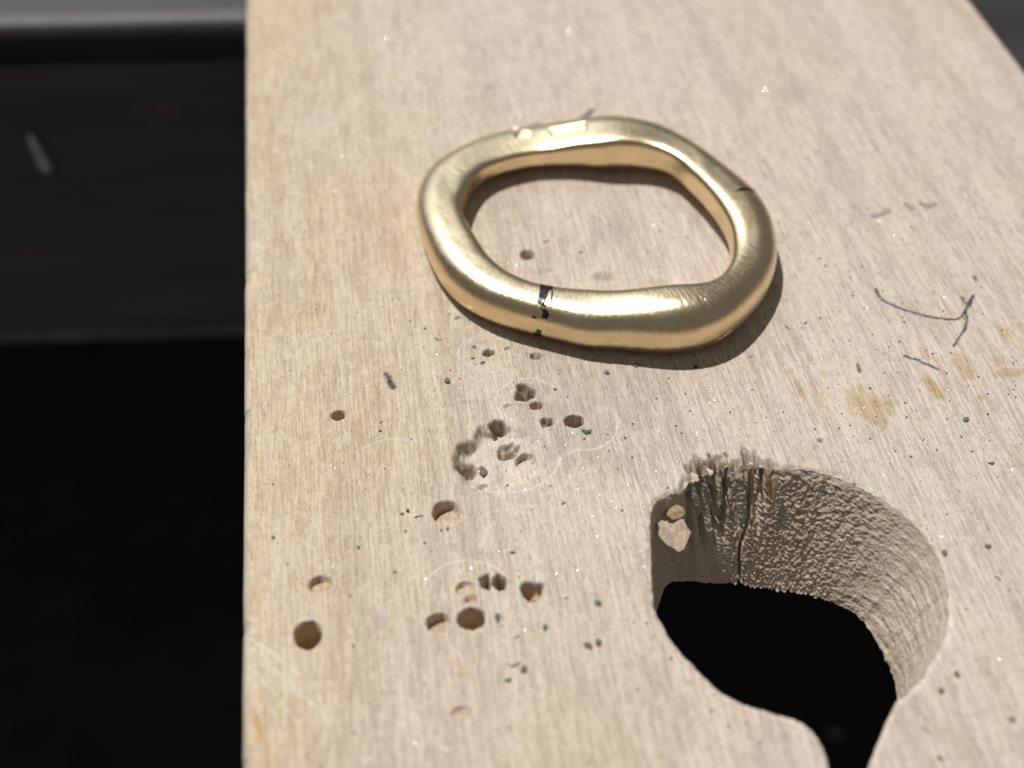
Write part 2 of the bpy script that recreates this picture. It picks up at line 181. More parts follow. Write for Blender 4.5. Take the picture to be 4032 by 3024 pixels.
# ------------------------------------------------------------------ materials
class N:
    """thin wrapper around a node tree"""
    def __init__(self, name):
        self.m = bpy.data.materials.new(name)
        self.m.use_nodes = True
        self.t = self.m.node_tree
        self.t.nodes.clear()
        self.out = self.t.nodes.new('ShaderNodeOutputMaterial')
        self.b = self.t.nodes.new('ShaderNodeBsdfPrincipled')
        self.t.links.new(self.b.outputs[0], self.out.inputs[0])
    def node(self, typ, **kw):
        n = self.t.nodes.new(typ)
        for k, v in kw.items():
            setattr(n, k, v)
        return n
    def link(self, a, b):
        self.t.links.new(a, b)
    def coord(self, scale, kind='Object', rot=0.0):
        tc = self.node('ShaderNodeTexCoord')
        mp = self.node('ShaderNodeMapping')
        mp.inputs['Scale'].default_value = scale
        mp.inputs['Rotation'].default_value = (0, 0, rot)
        self.link(tc.outputs[kind], mp.inputs[0])
        return mp.outputs[0]
    def noise(self, vec, scale=1.0, detail=2.0, rough=0.5):
        n = self.node('ShaderNodeTexNoise')
        n.inputs['Scale'].default_value = scale
        n.inputs['Detail'].default_value = detail
        n.inputs['Roughness'].default_value = rough
        self.link(vec, n.inputs['Vector'])
        return n.outputs['Fac']
    def ramp(self, fac, lo, hi, a=0.0, b=1.0):
        r = self.node('ShaderNodeMapRange')
        r.inputs[1].default_value = lo; r.inputs[2].default_value = hi
        r.inputs[3].default_value = a; r.inputs[4].default_value = b
        self.link(fac, r.inputs[0])
        return r.outputs[0]
    def attr(self, name):
        n = self.node('ShaderNodeAttribute'); n.attribute_name = name
        return n.outputs['Fac']
    def mix(self, fac, a, b, mode='MIX'):
        n = self.node('ShaderNodeMix', data_type='RGBA', blend_type=mode)
        def put(sock, v):
            if isinstance(v, (tuple, list)):
                sock.default_value = (*v[:3], 1)
            elif isinstance(v, (int, float)):
                sock.default_value = v
            else:
                self.link(v, sock)
        put(n.inputs[0], fac); put(n.inputs[6], a); put(n.inputs[7], b)
        return n.outputs[2]
    def math(self, op, a, b=None):
        n = self.node('ShaderNodeMath', operation=op)
        for s, v in zip(n.inputs, (a, b)):
            if v is None: continue
            if isinstance(v, (int, float)): s.default_value = v
            else: self.link(v, s)
        return n.outputs[0]
    def bump(self, height, dist_mm, strength=1.0, normal=None):
        n = self.node('ShaderNodeBump')
        n.inputs['Strength'].default_value = strength
        n.inputs['Distance'].default_value = dist_mm * MM
        self.link(height, n.inputs['Height'])
        if normal is not None: self.link(normal, n.inputs['Normal'])
        return n.outputs[0]
    def set(self, **kw):
        for k, v in kw.items():
            s = self.b.inputs[k.replace('_', ' ')]
            if isinstance(v, (tuple, list)): s.default_value = (*v[:3], 1) if len(v) == 3 and s.type == 'RGBA' else v
            elif isinstance(v, (int, float)): s.default_value = v
            else: self.link(v, s)
        return self

def wood_material(name, wall=False):
    n = N(name)
    k = 1000.0
    fine = n.noise(n.coord((13 * k, .5 * k, 3 * k)), 1, 3, .6)        # long thin fibres
    mid = n.noise(n.coord((5.0 * k, .30 * k, 2 * k)), 1, 3, .6)
    mott = n.noise(n.coord((2.0 * k, 1.6 * k, 1 * k)), 1, 5, .65)
    big = n.noise(n.coord((.09 * k, .05 * k, .1 * k)), 1, 2, .5)
    cloud = n.noise(n.coord((.28 * k, .16 * k, .2 * k)), 1, 4, .55)
    grit = n.noise(n.coord((14 * k, 9 * k, 9 * k)), 1, 2, .6)
    pore = n.noise(n.coord((17 * k, 1.5 * k, 6 * k)), 1, 1, .5)
    # large-scale drift of the wood colour: yellower towards the left edge, pinker to the right
    sep = n.node('ShaderNodeSeparateXYZ')
    n.link(n.coord((k, k, k)), sep.inputs[0])
    drift = n.ramp(n.math('ADD', n.ramp(sep.outputs[0], -23, -2, 0, 1), n.ramp(big, .3, .7, -.35, .35)), .05, 1.0)
    base = n.mix(drift, (0.53, 0.415, 0.27), (0.57, 0.475, 0.395))
    pale = n.mix(drift, (0.68, 0.56, 0.375), (0.72, 0.635, 0.54))
    dark = n.mix(drift, (0.40, 0.285, 0.165), (0.43, 0.335, 0.265))
    c = n.mix(n.ramp(fine, .48, .60, 0, .85), base, pale)
    c = n.mix(n.ramp(mid, .51, .64, 0, .7), c, dark)
    c = n.mix(n.ramp(mid, .47, .34, 0, .5), c, pale)
    c = n.mix(n.ramp(fine, .47, .37, 0, .8), c, dark)
    c = n.mix(n.ramp(cloud, .52, .70, 0, .26), c, (0.45, 0.38, 0.315))
    c = n.mix(n.ramp(cloud, .48, .32, 0, .32), c, (0.70, 0.61, 0.49))
    band = n.noise(n.coord((.75 * k, .025 * k, .3 * k)), 1, 3, .6)
    c = n.mix(n.ramp(band, .50, .64, 0, .30), c, pale)
    c = n.mix(n.ramp(band, .48, .36, 0, .30), c, dark)
    c = n.mix(n.ramp(mott, .53, .66, 0, .34), c, (0.44, 0.36, 0.295))
    c = n.mix(n.ramp(mott, .47, .32, 0, .42), c, (0.73, 0.65, 0.54))
    c = n.mix(n.ramp(pore, .62, .68, 0, .65), c, (0.27, 0.18, 0.115))
    c = n.mix(n.ramp(grit, .58, .69, 0, .45), c, (0.78, 0.72, 0.62))
    c = n.mix(n.ramp(grit, .41, .30, 0, .45), c, (0.30, 0.23, 0.175))
    if wall:
        wn = n.noise(n.coord((6 * k, 6 * k, 10 * k)), 1, 4, .7)
        c = n.mix(.6, c, (0.68, 0.575, 0.44))
        c = n.mix(n.ramp(wn, .52, .68, 0, .6), c, (0.78, 0.69, 0.55))
        c = n.mix(n.ramp(wn, .46, .30, 0, .5), c, (0.36, 0.265, 0.175))
        n.set(Base_Color=c, Roughness=.75, Specular_IOR_Level=.3, Normal=n.bump(wn, .12, .8))
        return n.m
    c = n.mix(n.attr('stain'), c, n.mix(1.0, c, (0.80, 0.67, 0.45), 'MULTIPLY'))
    c = n.mix(n.attr('smudge'), c, (0.17, 0.165, 0.15))
    c = n.mix(n.attr('lilac'), c, (0.42, 0.34, 0.36))
    c = n.mix(n.attr('fresh'), c, n.mix(1.0, c, (0.80, 0.65, 0.47), 'MULTIPLY'))
    c = n.mix(n.attr('orange'), c, (0.50, 0.28, 0.11))
    c = n.mix(n.attr('edge'), c, (0.42, 0.39, 0.35))
    c = n.mix(n.attr('pale'), c, (0.80, 0.75, 0.67))
    c = n.mix(n.attr('ink'), c, (0.025, 0.028, 0.05))
    h = n.math('ADD', n.math('MULTIPLY', fine, .6), n.math('ADD', n.math('MULTIPLY', grit, .5), n.math('MULTIPLY', pore, -.3)))
    n.set(Base_Color=c, Roughness=n.ramp(grit, .3, .7, .62, .42), Specular_IOR_Level=.35, Normal=n.bump(h, .08, .9))
    return n.m

def gold_material():
    n = N('satin_gold')
    tc = n.node('ShaderNodeTexCoord')
    def uv(s):
        mp = n.node('ShaderNodeMapping'); mp.inputs['Scale'].default_value = s
        n.link(tc.outputs['UV'], mp.inputs[0]); return mp.outputs[0]
    brush = n.noise(uv((24, 1.6, 1)), 1, 3, .65)      # fine cross-wise emery strokes
    stroke = n.noise(uv((9, .55, 1)), 1, 1, .5)
    grain = n.noise(n.coord((8000, 8000, 8000)), 1, 4, .8)
    tone = n.noise(n.coord((700, 700, 700)), 1, 2, .5)
    h = n.math('ADD', n.math('MULTIPLY', brush, .45), n.math('ADD', n.math('MULTIPLY', grain, 1.1), n.math('MULTIPLY', stroke, .2)))
    inner = n.attr('inner')
    c = n.mix(n.ramp(tone, .35, .65), (0.80, 0.64, 0.395), (0.87, 0.71, 0.465))
    st = n.ramp(inner, 0, 1, .8, .2)
    b = n.node('ShaderNodeBump'); b.inputs['Distance'].default_value = .014 * MM
    n.link(st, b.inputs['Strength']); n.link(h, b.inputs['Height'])
    n.set(Base_Color=c, Metallic=1.0, Roughness=n.ramp(n.math('ADD', brush, n.math('MULTIPLY', inner, -.15)), .25, .75, .20, .29), Normal=b.outputs[0])
    return n.m

def simple(name, color, rough=.6, metal=0.0, spec=.4, var=.25, scale=2000.0, bump=0.0):
    n = N(name)
    nz = n.noise(n.coord((scale, scale, scale)), 1, 3, .6)
    c = n.mix(n.ramp(nz, .3, .7), tuple(v * (1 - var) for v in color), tuple(min(1, v * (1 + var)) for v in color))
    n.set(Base_Color=c, Roughness=rough, Metallic=metal, Specular_IOR_Level=spec)
    if bump:
        n.set(Normal=n.bump(nz, bump, .8))
    return n.m

M_WOOD = wood_material('worn_beech')
M_WALL = wood_material('sawn_beech', wall=True)
M_GOLD = gold_material()
M_INK = simple('black_marker', (0.012, 0.010, 0.014), .22, 0, .5, .3, 9000)
M_STAMP = simple('bright_stamped_gold', (0.93, 0.70, 0.50), .42, 1.0, .5, .12, 6000, .03)
M_SPLINTER = simple('torn_wood', (0.56, 0.43, 0.29), .7, 0, .3, .3, 5000, .03)
M_CHIP = simple('fresh_wood_chip', (0.56, 0.44, 0.33), .7, 0, .3, .3, 6000, .05)
M_CHIP2 = simple('torn_tan_wood', (0.46, 0.34, 0.21), .7, 0, .3, .4, 7000, .06)
M_CRUMB = simple('filing_crumb', (0.17, 0.175, 0.14), .6, .1, .5, .5, 9000, .03)
M_CRUMB_BROWN = simple('dark_crumb', (0.05, 0.03, 0.025), .6, 0, .4, .4, 9000, .02)
M_SILVER = simple('silver_flake', (0.85, 0.86, 0.88), .18, 1.0, .5, .05, 4000)
M_FILING = simple('gold_filing', (0.93, 0.84, 0.68), .25, 1.0, .5, .12, 4000)
M_DUST = simple('dark_dust', (0.10, 0.065, 0.045), .7, 0, .3, .6, 30000)

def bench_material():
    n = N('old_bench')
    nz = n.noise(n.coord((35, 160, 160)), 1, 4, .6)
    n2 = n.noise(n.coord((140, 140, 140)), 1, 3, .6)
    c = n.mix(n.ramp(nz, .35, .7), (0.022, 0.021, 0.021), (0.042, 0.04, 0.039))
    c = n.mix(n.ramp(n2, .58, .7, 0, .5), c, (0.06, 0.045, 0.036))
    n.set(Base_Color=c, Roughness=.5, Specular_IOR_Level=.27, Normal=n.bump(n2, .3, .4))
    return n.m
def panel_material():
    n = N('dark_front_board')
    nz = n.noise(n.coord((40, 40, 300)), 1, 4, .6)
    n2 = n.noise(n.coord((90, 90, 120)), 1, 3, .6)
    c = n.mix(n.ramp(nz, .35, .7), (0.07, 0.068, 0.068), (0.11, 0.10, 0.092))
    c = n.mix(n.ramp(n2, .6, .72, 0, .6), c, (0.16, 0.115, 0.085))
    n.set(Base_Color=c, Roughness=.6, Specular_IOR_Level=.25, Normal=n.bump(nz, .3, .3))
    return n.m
M_BENCH = bench_material()
M_PANEL = panel_material()
M_STRIP = simple('bench_under_strip', (0.10, 0.105, 0.105), .5, 0, .4, .3, 100)
M_FLOOR = simple('dark_tray', (0.055, 0.055, 0.066), .7, 0, .2, .3, 60)
M_CLOTH = simple('blue_grey_cloth', (0.36, 0.42, 0.50), .9, 0, .1, .2, 900, .2)
M_PALE = simple('pale_pin', (0.55, 0.56, 0.62), .4, .3, .5, .1, 500)

# ------------------------------------------------------------------ setting: dark tray below
fl = mesh_from('floor', [(-900, -900, -160), (900, -900, -160), (900, 900, -160), (-900, 900, -160)], np.array([[0, 1, 2, 3]]), False)
tag(link('floor', fl, M_FLOOR), 'near black tray floor under the bench', None, kind='structure')

# ------------------------------------------------------------------ work bench behind the board
bench = empty('workbench', (0, 60, -50))
tag(bench, 'dark grey workbench with shaded front edge behind the wooden board', 'workbench')
def bench_local(v):
    v = np.asarray(v, float).copy(); v[:, 1] -= 60; v[:, 2] += 50; return v
edge = [(-420, 77.5), (-200, 57.2), (-100, 47.9), (-43.7, 42.65), (-23.5, 40.76), (0, 38.8), (20, 36.8), (29, 33.3), (33.5, 27), (36.3, 19), (41, 9), (53, -5), (80, -23), (130, -49), (260, -96), (420, -136)]
def extrude_edge(profile, back, close=True):
    """profile: list of (inset, z) from the back top round the front to the back bottom"""
    pts = np.array(edge, float)
    tang = np.gradient(pts, axis=0); tang /= np.linalg.norm(tang, axis=1)[:, None]
    nrm = np.c_[tang[:, 1], -tang[:, 0]]          # points to the front
    verts = []
    for (ins, z) in profile:
        if ins == 'back':
            verts.append(np.c_[pts[:, 0] , np.full(len(pts), back), np.full(len(pts), z)])
        else:
            q = pts - nrm * ins
            verts.append(np.c_[q, np.full(len(pts), z)])
    V = np.concatenate(verts); n = len(pts); F = []
    for j in range(len(profile)):
        j2 = (j + 1) % len(profile)
        for i in range(n - 1):
            F.append((j * n + i, j * n + i + 1, j2 * n + i + 1, j2 * n + i))
    F.append(tuple(j * n for j in range(len(profile)))[::-1])
    F.append(tuple(j * n + n - 1 for j in range(len(profile))))
    return V, F
prof = [('back', -5.55), (3, -5.55), (1.2, -5.75), (.4, -6.3), (.05, -7.1), (0, -8.1), (0, -9.1), ('back', -9.1)]
V, F = extrude_edge(prof, 500)
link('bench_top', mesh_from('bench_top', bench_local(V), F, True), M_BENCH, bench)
prof = [('back', -9.1), (.4, -9.1), (.4, -40.1), ('back', -40.1)]
V, F = extrude_edge(prof, 400)
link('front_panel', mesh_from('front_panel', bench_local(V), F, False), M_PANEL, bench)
prof = [('back', -40.1), (-.3, -40.1), (-.7, -40.8), (-.5, -41.6), (.4, -41.9), ('back', -41.9)]
V, F = extrude_edge(prof, 300)
link('bottom_strip', mesh_from('bottom_strip', bench_local(V), F, True), M_STRIP, bench)

# pale pin on the bench front
def rod(p0, p1, r0, r1, seg=14, rings=6):
    p0 = np.array(p0, float); p1 = np.array(p1, float)
    ax = (p1 - p0); L = np.linalg.norm(ax); ax /= L
    u = np.cross(ax, (0, 0, 1.0)); u /= np.linalg.norm(u); w = np.cross(ax, u)
    V = []; F = []
    for k in range(rings + 1):
        t = k / rings
        r = r0 + (r1 - r0) * t
        r *= math.sqrt(max(0.02, 1 - (2 * t - 1) ** 6))
        for s in range(seg):
            a = 2 * math.pi * s / seg
            V.append(p0 + ax * L * t + (u * math.cos(a) + w * math.sin(a)) * r)
    for k in range(rings):
        for s in range(seg):
            F.append((k * seg + s, k * seg + (s + 1) % seg, (k + 1) * seg + (s + 1) % seg, (k + 1) * seg + s))
    F.append(tuple(range(seg))[::-1]); F.append(tuple(rings * seg + s for s in range(seg)))
    return np.array(V), F
V, F = rod((-43.9, 42.3, -15.9), (-43.1, 42.1, -20.4), .32, .72)
pin = link('metal_pin', mesh_from('metal_pin', V, F), M_PALE)
tag(pin, 'small pale metal pin on the dark front of the workbench', 'pin')

# ------------------------------------------------------------------ bench pin (wooden board)
board = empty('bench_pin', (0, 0, -THICK))
tag(board, 'worn pale wooden bench pin with round cut-out, drilled pits and pen marks', 'wooden board')

# hole outline, counter-clockwise list of points: round arc then slot to the front end
def hole_outline():
    cx, cy = HOLE_C
    a0 = math.atan2(SLOT_RIGHT[-1][1] - cy, SLOT_RIGHT[-1][0] - cx)
    a1 = math.atan2(SLOT_LEFT[0][1] - cy, SLOT_LEFT[0][0] - cx) % (2 * math.pi)
    pts = []
    n = 260
    for k in range(n + 1):
        a = a0 + (a1 - a0) * k / n
        f = math.sin(math.pi * k / n) ** .5
        r = HOLE_R + (.10 * math.sin(3 * a + 1) + .07 * math.sin(7 * a)) * f
        if k in (0, n) or math.radians(100) < a < math.radians(215):
            continue
        pts.append((cx + r * math.cos(a), cy + r * math.sin(a)))
    pts += [(3.08, -19.77), (2.25, -20.08), (1.52, -20.45), (.8, -20.85), (-.26, -21.15), (-1.0, -21.45), (-1.36, -22.4), (-1.77, -24.35), (-2.17, -26.33), (-2.45, -27.97), (-2.15, -29.62), (-1.27, -31.55)]
    left = [tuple(p) for p in SLOT_LEFT[2:]] + [(SLOT_LEFT[-1][0] - .6, -46.0), (SLOT_LEFT[-1][0] - 1.5, -53.0)]
    right = [(SLOT_RIGHT[0][0] - 1.5, -53.0), (SLOT_RIGHT[0][0] - 1.2, -44.0)] + [tuple(p) for p in SLOT_RIGHT]
    raw = np.array(right + pts + left)
    # resample and smooth lightly
    seg = np.r_[0, np.cumsum(np.hypot(*np.diff(raw, axis=0).T))]
    s = np.arange(0, seg[-1], .06)
    q = np.c_[np.interp(s, seg, raw[:, 0]), np.interp(s, seg, raw[:, 1])]
    K = np.exp(-.5 * (np.arange(-12, 13) / 5.0) ** 2); K /= K.sum()
    for c in (0, 1):
        pad = np.r_[np.full(12, q[0, c]), q[:, c], np.full(12, q[-1, c])]
        q[:, c] = np.convolve(pad, K, 'valid')
    s = np.arange(len(q)) * .06
    q[:, 0] += .10 * fbm(s * 1.6, s * 0, 111); q[:, 1] += .12 * fbm(s * 1.6, s * 0 + 9, 112)
    return q
HOLE = hole_outline()
hseg = np.r_[0, np.cumsum(np.hypot(*np.diff(HOLE, axis=0).T))]
htan = np.gradient(HOLE, axis=0); htan /= np.linalg.norm(htan, axis=1)[:, None]
hnrm = np.c_[htan[:, 1], -htan[:, 0]]      # into the wood (outline runs counter-clockwise round the hole)

def graded(knots):
    out = [knots[0][0]]
    for (a, d0), (b, d1) in zip(knots[:-1], knots[1:]):
        n = max(1, int(round((b - a) / ((d0 + d1) / 2))))
        t = np.linspace(0, 1, n + 1)[1:]
        w = d0 * t + (d1 - d0) * t * t / 2
        out += list(a + (b - a) * w / w[-1])
    return np.array(out)
X0, X1 = -22.05, 35.2
Y0, Y1 = -52.0, 120.0
gx = graded([(X0, .05), (X0 + 1, .09), (12, .09), (34.4, .13), (X1, .1)])
gy = graded([(Y0, 1.0), (-41, .09), (-40, .075), (-6, .085), (12, .13), (38, .26), (45, 1.5), (Y1, 4)])
nx, ny = len(gx), len(gy)
XX, YY = np.meshgrid(gx, gy, indexing='ij')
X = XX.ravel(); Y = YY.ravel()

# signed distance to hole (positive outside the hole = in the wood)
near = np.nonzero((X > -4.5) & (X < 14.0) & (Y < -17.5))[0]
dist = np.full(X.shape, 99.0)
foot = np.zeros(X.shape, int)
for ch in np.array_split(near, max(1, len(near) // 3000)):
    d2 = (X[ch, None] - HOLE[None, :, 0]) ** 2 + (Y[ch, None] - HOLE[None, :, 1]) ** 2
    j = d2.argmin(1)
    sgn = (X[ch] - HOLE[j, 0]) * hnrm[j, 0] + (Y[ch] - HOLE[j, 1]) * hnrm[j, 1]
    dist[ch] = np.sqrt(d2[np.arange(len(ch)), j]) * np.sign(sgn + 1e-9)
    foot[ch] = j
inside = dist < 0

# relief of the surface
Z = .022 * fbm(X * 6, Y * .7, 3) + .02 * fbm(X * 2.2, Y * 1.7, 5) + .10 * fbm(X * .15, Y * .12, 9, 2)
Z += .012 * (vnoise(X * 13, Y * 1.6, 31) - .5)
A = {k: np.zeros(X.shape) for k in ('ink', 'stain', 'smudge', 'lilac', 'fresh', 'orange', 'edge', 'pale')}

def local(cx, cy, rx, ry):
    return np.nonzero((np.abs(X - cx) < rx) & (np.abs(Y - cy) < ry))[0]

# shallow gouge worn round a group of pits
gxc, gyc, grx, gry = GOUGE
i = local(gxc, gyc, grx * 1.5, gry * 1.5)
a = np.arctan2((Y[i] - gyc) / gry, (X[i] - gxc) / grx)
t = np.hypot((X[i] - gxc) / grx, (Y[i] - gyc) / gry) * (1 + .25 * (vnoise(a * 2.2, a * 0 + 3, 4) - .5)) + .22 * fbm(X[i] * 2.5, Y[i] * 1.5, 46, 4)
Z[i] -= .75 * (1 - sstep(.74, .96, t)) * (.22 + .78 * np.clip(-.8 * (X[i] - gxc) / grx + .35, 0, 1))
A['pale'][i] = np.maximum(A['pale'][i], .30 * (1 - sstep(.7, 1.0, t)) * vnoise(X[i] * 3, Y[i] * 3, 45))
Z[i] += .22 * fbm(X[i] * 3, Y[i] * 2, 41) * (1 - sstep(.7, 1.1, t))

for n_, (cx, cy, rx, ry, dep, kind) in enumerate(PITS):
    i = local(cx, cy, rx * 2, ry * 2)
    dx, dy = (X[i] - cx) / rx, (Y[i] - cy) / ry
    a = np.arctan2(dy, dx)
    wob = {'drill': .045, 'dish': .05, 'rough': .22}[kind]
    t = np.hypot(dx, dy) * (1 + wob * (vnoise(np.cos(a) * 2.3 + n_ * 7, np.sin(a) * 2.3, 12) - .5) * 2) + {'drill': .05, 'dish': .07, 'rough': .22}[kind] * fbm(X[i] * 6, Y[i] * 3.5, 14, 3)
    if kind == 'drill':
        f = 1 - sstep(.86, 1.04, t)
        z = -dep * f * (1 + .15 * (1 - np.clip(t, 0, 1)))
        A['fresh'][i] = np.maximum(A['fresh'][i], .6 * (1 - sstep(.95, 1.1, t)))
    elif kind == 'dish':
        f = 1 - sstep(.86, 1.04, t)
        z = -dep * f * np.clip(.5 + .42 * dy - .25 * dx, .06, 1.0) + .07 * f * fbm(X[i] * 5, Y[i] * 4, 44)
        A['fresh'][i] = np.maximum(A['fresh'][i], .35 * f)
    else:
        f = 1 - sstep(.45, 1.08, t)
        z = -dep * f * (.35 + .9 * np.clip(vnoise(X[i] * 5, Y[i] * 4, 50 + n_), 0, 1)) + .12 * fbm(X[i] * 7, Y[i] * 6, 60 + n_) * (1 - sstep(.9, 1.3, t))
        A['fresh'][i] = np.maximum(A['fresh'][i], .75 * f)
        A['smudge'][i] = np.maximum(A['smudge'][i], .5 * (1 - sstep(.7, 1.5, t)) * (vnoise(X[i] * 6, Y[i] * 6, 70 + n_) > .5))
    Z[i] += z
    # lip of raised fibres
    Z[i] += .03 * np.exp(-((t - 1.12) / .1) ** 2) * (vnoise(X[i] * 8, Y[i] * 3, 21) > .35)
    A['pale'][i] = np.maximum(A['pale'][i], .35 * np.exp(-((t - 1.12) / .1) ** 2) * vnoise(X[i] * 6, Y[i] * 5, 22))

for pts, hw, s in INK:
    p = np.array(pts); lo = p.min(0) - hw * 4; hi = p.max(0) + hw * 4
    i = np.nonzero((X > lo[0]) & (X < hi[0]) & (Y > lo[1]) & (Y < hi[1]))[0]
    d = poly_dist(X[i], Y[i], pts) + .06 * (vnoise(X[i] * 7, Y[i] * 2.5, 91) - .5)
    A['ink'][i] = np.maximum(A['ink'][i], s * (1 - sstep(hw * .9, hw * 1.7, d)) * (.9 + .4 * (vnoise(X[i] * 9, Y[i] * 2, 92) - .3)))
for cx, cy, rx, ry, s in STAINS:
    i = local(cx, cy, rx * 1.6, ry * 1.6)
    t = np.hypot((X[i] - cx) / rx, (Y[i] - cy) / ry) + .75 * (vnoise(X[i] * 4.5, Y[i] * .6, 81) - .5) + .35 * (vnoise(X[i] * 2, Y[i] * 2, 82) - .5)
    A['stain'][i] = np.maximum(A['stain'][i], s * (1 - sstep(.58, 1.05, t)))
for cx, cy, rx, ry, s in SMUDGES:
    i = local(cx, cy, rx * 1.6, ry * 1.6)
    t = np.hypot((X[i] - cx) / rx, (Y[i] - cy) / ry) + .6 * (vnoise(X[i] * 2.5, Y[i] * 1.2, 83) - .5)
    A['smudge'][i] = np.maximum(A['smudge'][i], s * (1 - sstep(.3, 1.05, t)) * np.clip(.35 + vnoise(X[i] * 5, Y[i] * 2.2, 84), 0, 1))
cx, cy, rx, ry = LILAC
i = local(cx, cy, rx * 1.5, ry * 1.5)
A['lilac'][i] = .55 * (1 - sstep(.7, 1.1, np.hypot((X[i] - cx) / rx, (Y[i] - cy) / ry) + .4 * (vnoise(X[i] * 4, Y[i] * 2, 85) - .5)))
for pts, hw, s in PALE:
    p = np.array(pts); lo = p.min(0) - hw * 4; hi = p.max(0) + hw * 4
    i = np.nonzero((X > lo[0]) & (X < hi[0]) & (Y > lo[1]) & (Y < hi[1]))[0]
    d = poly_dist(X[i], Y[i], pts) + .08 * (vnoise(X[i] * 6, Y[i] * 4, 93) - .5)
    f = (1 - sstep(hw * .4, hw * 1.6, d))
    A['pale'][i] = np.maximum(A['pale'][i], s * f * np.clip(.3 + vnoise(X[i] * 5, Y[i] * 4, 94), 0, 1))
    Z[i] -= .02 * f
# orange tint of the freshly scraped arris near the front
e = X - X0
for cx, cy, rx, ry, s in ORANGE:
    i = local(cx, cy, rx * 2.2, ry * 2.2)
    u = (X[i] - cx) + .28 * (Y[i] - cy)
    t = np.hypot(u / rx, (Y[i] - cy) / ry) + .5 * (vnoise(X[i] * 3, Y[i] * 1.2, 95) - .5)
    A['orange'][i] = np.maximum(A['orange'][i], s * (1 - sstep(.3, 1.05, t)))
# rounded arrises left and right
for e, k_ in ((X - X0, 1.0), (X1 - X, .3)):
    w = .26 + k_ * ( .30 * vnoise(Y * .5, Y * 0 + 3, 98) + .22 * sstep(.72, .9, vnoise(Y * 1.4, Y * 0 + 6, 99)))
    t = np.clip(1 - e / w, 0, 1)
    Z -= w * (1 - np.sqrt(np.clip(1 - t * t, 0, 1))) * .9
    A['edge'] = np.maximum(A['edge'], .75 * sstep(.15, .6, t) * (.6 + .6 * vnoise(Y * 1.2, X, 97)))

# rim of the hole: slightly rounded, torn out along the fibres at the back left
m = dist < 3.0
tear = sstep(.2, 1.6, X) * (1 - sstep(4.8, 6.4, X)) * (Y > -24)
fib = vnoise(X * 3.3, X * 0 + 1, 101)
fib2 = vnoise(X * 8.5, X * 0 + 2, 102)
D0 = .16 + .14 * vnoise(X * 3, Y * 3, 103) + tear * (.35 + 1.35 * fib * (.4 + .9 * fib2))
slope = np.where(tear > .2, .55 + .7 * fib2, .55)
dd = np.clip(dist, 0, 9)
drop = np.clip(D0 - dd, 0, 9) * slope
crack = sstep(.70, .80, vnoise(X * 4.6 + .5 * Y, X * 0 + 7, 104)) * tear
Z = np.where(m, Z - drop - crack * 1.8 * np.clip(1.3 - dd, 0, 1), Z)
Z = np.where(m, Z + .12 * fbm(X * 6, Y * 5, 105) * (1 - sstep(.0, .5, dd)), Z)
A['pale'] = np.maximum(A['pale'], np.where(m, .45 * (1 - sstep(.05, .35, dd)) * vnoise(X * 5, Y * 5, 106), 0))
A['pale'] = np.maximum(A['pale'], np.where(m, .55 * sstep(.05, .3, drop) * tear * vnoise(X * 7, Y * 1.2, 108) * (1 - crack), 0))
A['fresh'] = np.maximum(A['fresh'], np.where(m, .8 * sstep(.05, .4, drop) * tear * .4 * vnoise(X * 6, Y * 1, 107), 0))

# snap vertices that fall inside the hole onto its outline, drop the quads wholly inside
Xs = X.copy(); Ys = Y.copy()
Xs[inside] = HOLE[foot[inside], 0]; Ys[inside] = HOLE[foot[inside], 1]
ids = np.arange(nx * ny).reshape(nx, ny)
quads = np.stack([ids[:-1, :-1], ids[1:, :-1], ids[1:, 1:], ids[:-1, 1:]], -1).reshape(-1, 4)
quads = quads[~inside[quads].all(1)]
V = np.c_[Xs, Ys, Z]
# sides and bottom
bx = np.r_[ids[:, 0], ids[-1, 1:], ids[-2::-1, -1], ids[0, -2:0:-1]]
low = V[bx].copy(); low[:, 2] = -THICK
base = len(V)
V = np.r_[V, low]
nb = len(bx); ar = np.arange(nb); nxt = (ar + 1) % nb
skirt = np.stack([bx[ar], base + ar, base + nxt, bx[nxt]], -1)
# leave the slot open at the front end
keep = ~((np.abs(V[bx[ar], 1] - Y0) < .01) & (np.abs(V[bx[nxt], 1] - Y0) < .01) & (inside[bx[ar]] | inside[bx[nxt]]))
quads = np.r_[quads, skirt[keep]]
used = np.zeros(len(V), bool); used[quads.ravel()] = True
remap = np.cumsum(used) - 1
V = V[used]; quads = remap[quads]
V[:, 2] += THICK
me = mesh_from('wood_board', V, quads)
for k, v in A.items():
    attr(me, k, np.r_[np.clip(v, 0, 1), np.zeros(nb)][used])
link('wood_board', me, M_WOOD, board)
ZG = Z.reshape(nx, ny)
INS = inside.reshape(nx, ny)
def height(x, y):
    a = np.clip(np.searchsorted(gx, x), 0, nx - 1); b = np.clip(np.searchsorted(gy, y), 0, ny - 1)
    return ZG[a, b]
def in_hole(x, y):
    a = np.clip(np.searchsorted(gx, x), 0, nx - 1); b = np.clip(np.searchsorted(gy, y), 0, ny - 1)
    return INS[a, b]

# underside (a frame round the hole would never be seen: two strips beside it)
und = []
uf = []
for (xa, xb, ya, yb) in ((X0, -3.2, Y0, Y1), (13.0, X1, Y0, Y1), (-3.2, 13.0, -19.0, Y1)):
    b = len(und)
    und += [(xa, ya, .0), (xb, ya, .0), (xb, yb, .0), (xa, yb, .0)]
    uf.append((b + 3, b + 2, b + 1, b))
link('underside', mesh_from('underside', und, uf, False), M_WALL, board)

